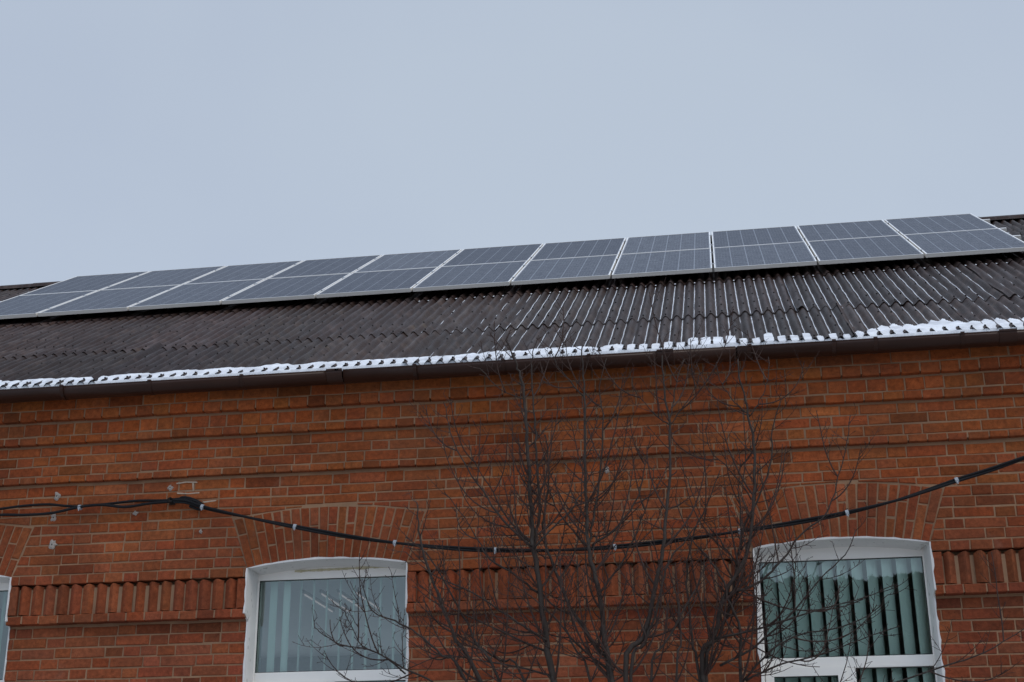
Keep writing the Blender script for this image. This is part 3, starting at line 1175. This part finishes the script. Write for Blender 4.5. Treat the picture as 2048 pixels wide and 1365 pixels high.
RAILN = ['lowest', 'second lowest', 'second highest', 'highest']
for k, s in enumerate((.30, 1.20, 1.90, 2.80)):
    root = empty('mounting_rail', (XP0, YB + s * CT, ZB + H + s * ST))
    root.rotation_euler = (TILT, 0, 0)
    b = MB()
    xe = 11 * PITCH + (.13 if k else .09)
    b.box(-.06, xe, -.02, .02, -DEEP - .041, -DEEP - .001)
    b.box(-.06, xe + .001, -.006, .006, -DEEP - .0405, -DEEP - .034)
    ob = b.build('rail', M['alu'], None, lift=0)
    ob.parent = root
    for i in range(12):
        c = MB()
        xx = i * PITCH
        if i in (0, 11):
            xx += (-.014 if i == 0 else .008)
        c.box(xx - .0085, xx + .0085, -.02, .02, -DEEP, -.002)
        if 0 < i < 11: c.box(xx - .018, xx + .018, -.02, .02, .0005, .0035)
        q = c.build('clamp', M['steel'], None, lift=0)
        q.parent = root
    for i in range(12):
        c = MB()
        xx = i * PITCH * .99 + .35
        if xx > xe: continue
        c.box(xx - .02, xx + .02, -.045, -.021, -GAP - .03, -DEEP - .01)
        c.box(xx - .02, xx + .02, -.10, -.046, -GAP + .01, -GAP + .016)
        q = c.build('foot', M['shade'], None, lift=0)
        q.parent = root
    tag(root, f'aluminium mounting rail under the solar panels, {RAILN[k]} of the four', 'mounting rail', 'rails under the solar panels')

# ------------------------------------------------------------------ hanging cable
cb = tag(empty('cable', at(370, 1004, -.06) + Vector((0, 0, H))), 'black bundled cable sagging across the brick wall with pale ties', 'cable')


def catmull(P, n):
    P = [Vector(p) for p in P]
    P = [P[0] * 2 - P[1]] + P + [P[-1] * 2 - P[-2]]
    o = []
    for i in range(1, len(P) - 2):
        for k in range(n):
            t = k / n
            a, b, c, d = P[i - 1:i + 3]
            o.append(.5 * ((2 * b) + (c - a) * t + (2 * a - 5 * b + 4 * c - d) * t * t + (3 * b - a - 3 * c + d) * t ** 3))
    o.append(P[-2])
    return o


def cab(pts, r, tw, ph, y0, y1):
    P = catmull([at(x, y, y0 + (y1 - y0) * max(0, (x - 380)) / 1668) for x, y in pts], 10)
    q = []
    for i, p in enumerate(P):
        a = ph + p.x * tw
        q.append(p + Vector((0, math.cos(a) * r * .95, math.sin(a) * r * .95)))
    b = MB()
    b.tube(q, r, r, 8)
    b.build('strand', M['cable'], cb, smooth=True)


span = [(345, 1003), (372, 1004), (400, 1013), (430, 1021), (500, 1036), (590, 1054), (690, 1072), (790, 1086), (890, 1096), (990, 1101), (1110, 1101), (1230, 1094),
        (1360, 1080), (1480, 1063), (1590, 1046), (1694, 1026), (1800, 999), (1913, 961), (1980, 940), (2048, 916), (2200, 862), (2500, 740)]
cab(span, .0100, 2.6, 0.3, -.06, -.30)
cab(span, .0092, 2.6, 3.44, -.06, -.30)
cab([(-300, 1045), (-80, 1030), (0, 1020), (45, 1014), (95, 1011), (130, 1014), (160, 1015), (215, 1010), (270, 1004), (330, 1003), (360, 1000), (388, 1004), (405, 1014)], .0105, 0, 1.0, -.05, -.05)
cab([(-300, 1062), (-80, 1040), (0, 1033), (50, 1033), (105, 1029), (160, 1017), (205, 1013), (250, 1017), (300, 1010), (345, 1006)], .0115, 0, 2.0, -.065, -.065)
cab([(352, 1004), (362, 995), (378, 996), (396, 1003), (406, 1012), (398, 1019), (378, 1012)], .010, 0, 0, -.05, -.05)
b = MB()
p = at(345, 1003, 0)
b.tube([(p.x, .03, p.z + .02), (p.x, -.05, p.z + .015), (p.x, -.085, p.z), (p.x + .01, -.08, p.z - .025), (p.x + .015, -.05, p.z - .03)], .008, .007, 6)
b.box(p.x - .022, p.x + .026, -.010, -.001, p.z - .03, p.z + .02)
b.build('hook', M['shade'], cb)
for tx, ty in ((160, 1015.5), (405, 1014.5), (590, 1054), (790, 1086), (990, 1101), (1230, 1094), (1480, 1063), (1694, 1026), (1913, 961)):
    yy = -.06 - .24 * max(0, tx - 380) / 1668
    p = at(tx, ty, yy)
    k0, k1 = at(tx - 6, ty, yy), at(tx + 6, ty, yy)
    sl_ = 0.0
    for (xa, ya), (xb, yb2) in zip(span, span[1:]):
        if xa <= tx < xb: sl_ = (yb2 - ya) / (xb - xa)
    d = (at(tx + 6, ty + 6 * sl_, yy) - at(tx - 6, ty - 6 * sl_, yy))
    d = d.normalized() * .0115
    b = MB()
    b.tube([p - d, p - d * .3, p + d * .3, p + d], .0212, .0212, 10)
    b.tube([p + Vector((0, -.02, -.012)), p + Vector((.004, -.03, -.035))], .004, .003, 4)
    b.build('cable_tie', M['tie'], cb)

# ------------------------------------------------------------------ bare shrubs in front of the wall
def ymax(z_):
    return -.46 if z_ > 3.2 else (-.20 if z_ > 2.8 else -.12)


def keep_out(p):
    lim = ymax(p.z)
    if p.y > lim: p.y = lim - .004 * R.random()
    return p


def tw_tube(mb, pts, r0, r1, sides):
    mb.tube(pts, r0, r1, sides)


def spurs(mb, pts, r, every):
    """short buds and spur shoots along a twig"""
    L = 0
    nxt = every * R.random()
    for a, b in zip(pts, pts[1:]):
        d = b - a
        ln = d.length
        if ln < 1e-5: continue
        while nxt < L + ln:
            p = a + d * ((nxt - L) / ln)
            side = Vector((R.gauss(0, 1), R.gauss(0, .7), R.gauss(0, .7) + .2))
            side = (side - d.normalized() * side.dot(d.normalized()))
            if side.length < .01: side = Vector((1, 0, 0))
            side = (side.normalized() + d.normalized() * .7 + Vector((0, 0, .25))).normalized()
            q = R.uniform(.010, .042) if R.random() < .8 else R.uniform(.04, .09)
            tip = keep_out(p + side * q)
            mb.tube([p, p.lerp(tip, .65) + Vector((R.uniform(-.002, .002), 0, R.uniform(-.001, .003))), tip], r * .75 + .0004, .0009, 3,
                    rad=[r * .7 + .0006, .0016, .0028 if R.random() < .5 else .0014])
            nxt += every * R.uniform(.5, 1.6)
        L += ln


def twig(mb, p, d, L, r, level):
    n = max(4, int(L / .06))
    pts = [Vector(p)]
    d = d.normalized()
    bend = Vector((R.gauss(0, .35), R.gauss(0, .3), 0))
    for i in range(n):
        d = (d + Vector((0, 0, .14)) + bend * .05 + Vector((R.gauss(0, .055), R.gauss(0, .05), R.gauss(0, .045)))).normalized()
        pts.append(keep_out(pts[-1] + d * (L / n)))
    mb.tube(pts, r, max(.0013, r * .42), 4 if r > .004 else 3)
    spurs(mb, pts, r * .5, .055)
    if level > 0:
        k = int(L / .125)
        sg = R.choice((-1, 1))
        for q in range(k):
            t = .18 + .78 * (q + R.random()) / max(1, k)
            if t > .97: continue
            i = min(n - 1, int(t * n))
            base = pts[i].lerp(pts[i + 1], t * n - i)
            dd = (pts[i + 1] - pts[i]).normalized()
            side = Vector((sg, R.gauss(0, .55), R.gauss(.1, .3)))
            sg = -sg
            side = (side - dd * side.dot(dd)).normalized()
            an = R.uniform(.6, 1.15)
            twig(mb, base, dd * math.cos(an) + side * math.sin(an), L * R.uniform(.22, .48) * (1.05 - t * .55), max(.0019, r * .62), level - 1)


def shrub(label, base, stems, limbs, seed):
    global R
    R = random.Random(seed)
    root = tag(empty('bare_shrub', (base[0], base[1], 0)), label, 'shrub', 'bare shrubs against the brick wall')
    tw = MB()
    lines = []
    for pts, r, ytop, from_base in stems:
        n = len(pts)
        P = [at(x, y, base[1] + (ytop - base[1]) * ((1365 - y) / 700 if y < 1365 else 0)) for x, y in pts]
        if from_base:
            b0 = Vector((base[0] + R.uniform(-.12, .12), base[1] + R.uniform(-.1, .1), -1.62))
            P = [b0, b0.lerp(P[0], .5) + Vector((R.uniform(-.06, .06), R.uniform(-.04, .04), 0))] + P
        P = catmull(P, 4)
        P = [keep_out(p + Vector((R.gauss(0, .004), R.gauss(0, .006), 0))) for p in P]
        b = MB()
        m = len(P)
        k0 = 0.0 if not from_base else .0
        rad = [max(.0030, r * .96 * (1 - .76 * (i / (m - 1)) ** 1.0) * R.uniform(.92, 1.08)) for i in range(m)]
        b.tube(P, r, r * .2, 7, rad=rad)
        b.build('stem' if from_base else 'branch', M['bark'], root, smooth=True)
        lines.append((P, rad, 1.0 if from_base else .8))
    for P, rad, k in lines:
        # side branches, alternate, opening at 40-65 degrees and curving up
        sg = R.choice((-1, 1))
        m = len(P)
        acc = 0
        nxt = .05
        tot = sum((b - a).length for a, b in zip(P, P[1:]))
        for i in range(1, m):
            a, b = P[i - 1], P[i]
            acc += (b - a).length
            if a.z < .75 or acc < nxt: continue
            nxt = acc + R.uniform(.055, .115) * (2.1 if (b.z < 2.25 and (b.x > .25 or b.x < -2.35)) else 1)
            t = acc / tot
            dd = (b - a).normalized()
            side = Vector((sg * R.uniform(.5, 1), R.gauss(0, .5), .05))
            sg = -sg if R.random() < .8 else sg
            side = (side - dd * side.dot(dd)).normalized()
            an = R.uniform(.65, 1.2)
            L = R.uniform(.12, .50) * (1.15 - .6 * t) * k
            if b.z < 1.9: L *= 1.25
            if b.x > 1.5 or b.x < -3: L *= .6
            twig(tw, b, dd * math.cos(an) + side * math.sin(an), L, max(.0032, min(.0064, rad[i] * .62)), 1 if L < .42 else 2)
        acc, nxt = 0, .1
        for i in range(1, m):
            a, b = P[i - 1], P[i]
            acc += (b - a).length
            if a.z < .6 or acc < nxt or acc > tot * .8: continue
            nxt = acc + R.uniform(.17, .30) * (2.0 if (b.z < 2.25 and (b.x > .25 or b.x < -2.35)) else 1)
            sg = -sg
            dd = (b - a).normalized()
            side = Vector((sg, R.gauss(0, .6), 0))
            side = (side - dd * side.dot(dd)).normalized()
            d = dd * math.cos(.85) + side * math.sin(.85)
            L = R.uniform(.55, 1.15) * (1.1 - .5 * acc / tot) * k
            n = 12
            pts = [Vector(b)]
            for q in range(n):
                d = (d + Vector((-.02 * d.x * 4, 0, .105)) + Vector((R.gauss(0, .035), R.gauss(0, .035), R.gauss(0, .03)))).normalized()
                pts.append(keep_out(pts[-1] + d * (L / n)))
            r0 = max(.0052, min(.0086, rad[i] * .7))
            tw.tube(pts, r0, .0027, 5)
            spurs(tw, pts[2:], .002, .06)
            for q in range(3, n):
                if R.random() < .55:
                    d2 = (pts[q] - pts[q - 1]).normalized()
                    s_ = Vector((R.choice((-1, 1)), R.gauss(0, .5), 0))
                    twig(tw, pts[q], d2 * .72 + s_ * .65, R.uniform(.07, .24), .0026, 0)
        spurs(tw, P, .002, .07)
    o = tw.build('twigs', M['twig'], root)
    o['kind'] = 'stuff'
    return root


A = (-0.55, -1.25)
stemsA = [
    ([(1107, 1365), (1092, 1280), (1080, 1177), (1068, 1104), (1061.6, 1016), (1058, 934), (1054, 861), (1049, 797), (1041, 753), (1030, 722), (1012, 682)], .0245, -.75, True),
    ([(1068, 1104), (1073, 1060), (1080, 1012), (1074, 934), (1072, 870), (1067, 812), (1063, 745), (1066, 705), (1078, 672)], .012, -.72, False),
    ([(1219, 1353), (1207, 1260), (1197, 1187), (1185, 1133), (1177.5, 1095), (1172.6, 1041), (1171, 968), (1170, 870), (1169, 797), (1166, 740), (1163, 690)], .0215, -.80, True),
    ([(1177, 1095), (1185, 1050), (1196, 985), (1204, 900), (1206, 830), (1198, 775), (1214, 718)], .010, -.70, False),
    ([(1226, 1365), (1195, 1300), (1160, 1245), (1141, 1216), (1117, 1158), (1097, 1104), (1086, 1050), (1094, 990), (1098, 930), (1090, 870)], .019, -.55, True),
    ([(1253, 1353), (1287, 1275), (1307, 1192), (1324, 1114), (1331, 1041), (1340, 953), (1338, 846), (1326, 763), (1324, 712)], .0215, -.85, True),
    ([(1262, 1350), (1290, 1290), (1310, 1230), (1326, 1165), (1340, 1120), (1372, 1080), (1393, 1050)], .014, -1.0, True),
    ([(961, 1365), (912, 1280), (878, 1192), (849, 1114), (838, 1060), (833, 1005)], .0185, -.9, True),
    ([(1000, 1365), (955, 1290), (925, 1230), (890, 1165), (855, 1110), (812, 1075)], .013, -.6, True),
    ([(935, 1365), (885, 1312), (835, 1268), (790, 1242), (745, 1222), (722, 1160)], .012, -1.1, True),
    ([(1092, 1282), (1055, 1258), (1014, 1231), (946, 1187), (863, 1148), (812, 1105)], .010, -.95, False),
    ([(1076, 1187), (1030, 1150), (980, 1119), (961, 1090), (929, 1036), (890, 985)], .009, -.6, False),
    ([(1064, 1094), (1005, 1041), (966, 982), (922, 919), (897, 850), (888, 805)], .0095, -.8, False),
    ([(1058, 1085), (1010, 1030), (985, 985), (950, 925), (935, 880)], .008, -.5, False),
    ([(1066, 1098), (1110, 1052), (1150, 1012), (1180, 950), (1200, 900)], .008, -.9, False),
    ([(1178, 1097), (1145, 1062), (1110, 1012), (1090, 960), (1082, 925)], .008, -.6, False),
    ([(1184, 1092), (1238, 1051), (1277, 992), (1290, 930), (1302, 870)], .009, -.7, False),
    ([(1197, 1190), (1240, 1130), (1275, 1060), (1300, 985), (1308, 930)], .008, -.5, False),
    ([(1338, 850), (1312, 832), (1287, 803), (1264, 770)], .0055, -.75, False),
    ([(1339, 848), (1346, 805), (1353, 765), (1368, 718)], .0058, -.9, False),
    ([(1339, 852), (1366, 815), (1390, 775), (1399, 748)], .005, -.7, False),
    ([(811, 1348), (766, 1312), (725, 1292), (700, 1250), (690, 1215)], .006, -1.0, False),
    ([(870, 1365), (811, 1338), (740, 1300), (690, 1292), (650, 1272), (630, 1256)], .007, -1.1, False),
    ([(1097, 1305), (1050, 1285), (1000, 1262), (900, 1215), (835, 1168)], .009, -.7, False),
    ([(1104, 1352), (1040, 1335), (960, 1322), (885, 1312), (815, 1338)], .008, -1.0, False),
    ([(1050, 1365), (1000, 1322), (945, 1285), (880, 1250), (845, 1200)], .012, -.6, True),
    ([(1216, 1340), (1155, 1290), (1105, 1232), (1060, 1192), (1015, 1165)], .009, -.8, False),
    ([(1300, 1365), (1330, 1290), (1368, 1220), (1400, 1160), (1412, 1110)], .012, -.9, True),
    ([(1352, 1365), (1362, 1280), (1352, 1190), (1338, 1130), (1345, 1060)], .011, -.7, True),
    ([(1180, 1365), (1150, 1300), (1128, 1240), (1135, 1180), (1165, 1120)], .011, -.8, True),
    ([(1048, 798), (1000, 780), (965, 742), (955, 735)], .004, -.8, False),
    ([(1169, 795), (1130, 752), (1112, 725), (1101, 690)], .006, -.75, False),
]
shrub('tall bare many-stemmed shrub between the two full windows, tips reaching the gutter', A, stemsA, [], 21)

B = (0.0, -1.0)
stemsB = [
    ([(1405, 1353), (1427, 1275), (1451, 1187), (1480, 1138), (1500, 1080), (1507, 992), (1508.5, 909), (1497, 831), (1482.7, 773), (1476, 719)], .0215, -.75, True),
    ([(1412, 1353), (1440, 1270), (1462, 1200), (1475, 1120), (1490, 1050), (1520, 990), (1542, 920), (1545, 860), (1562, 800)], .015, -.55, True),
    ([(1483, 1365), (1481, 1260), (1462, 1212), (1440, 1150), (1412, 1110), (1385, 1080), (1350, 1000)], .014, -.8, True),
    ([(1400, 1365), (1385, 1290), (1380, 1230), (1372, 1150), (1390, 1060), (1420, 1000), (1440, 940)], .013, -.6, True),
    ([(1451, 1190), (1510, 1170), (1544, 1143), (1573, 1109), (1612, 1060), (1651, 1030), (1672, 970), (1690, 900), (1702, 830)], .0105, -.75, False),
    ([(1430, 1278), (1510, 1260), (1573, 1240), (1651, 1216), (1724, 1197), (1790, 1170)], .009, -1.2, False),
    ([(1440, 1332), (1500, 1300), (1570, 1240), (1640, 1160), (1690, 1110), (1715, 1060)], .009, -1.0, False),
    ([(1490, 1362), (1560, 1330), (1640, 1310), (1720, 1280), (1800, 1252)], .008, -1.3, False),
    ([(1484, 1365), (1545, 1300), (1600, 1270), (1680, 1255), (1745, 1225), (1775, 1190)], .008, -1.1, False),
    ([(1640, 1400), (1760, 1375), (1888, 1333), (1967, 1307), (2048, 1258), (2100, 1235)], .008, -.8, False),
    ([(1480, 1140), (1440, 1080), (1400, 1030), (1375, 960)], .007, -.6, False),
    ([(1506, 1000), (1460, 940), (1420, 900), (1412, 850)], .006, -.6, False),
    ([(1497, 832), (1462, 795), (1440, 760), (1432, 725)], .005, -.7, False),
    ([(1498, 834), (1520, 800), (1535, 760), (1538, 715)], .005, -.7, False),
    ([(1482, 1100), (1482, 1040), (1478, 980), (1480, 920), (1470, 880)], .007, -.5, False),
]
shrub('bare dark shrub whose branches spread across the right window', B, stemsB, [], 5)
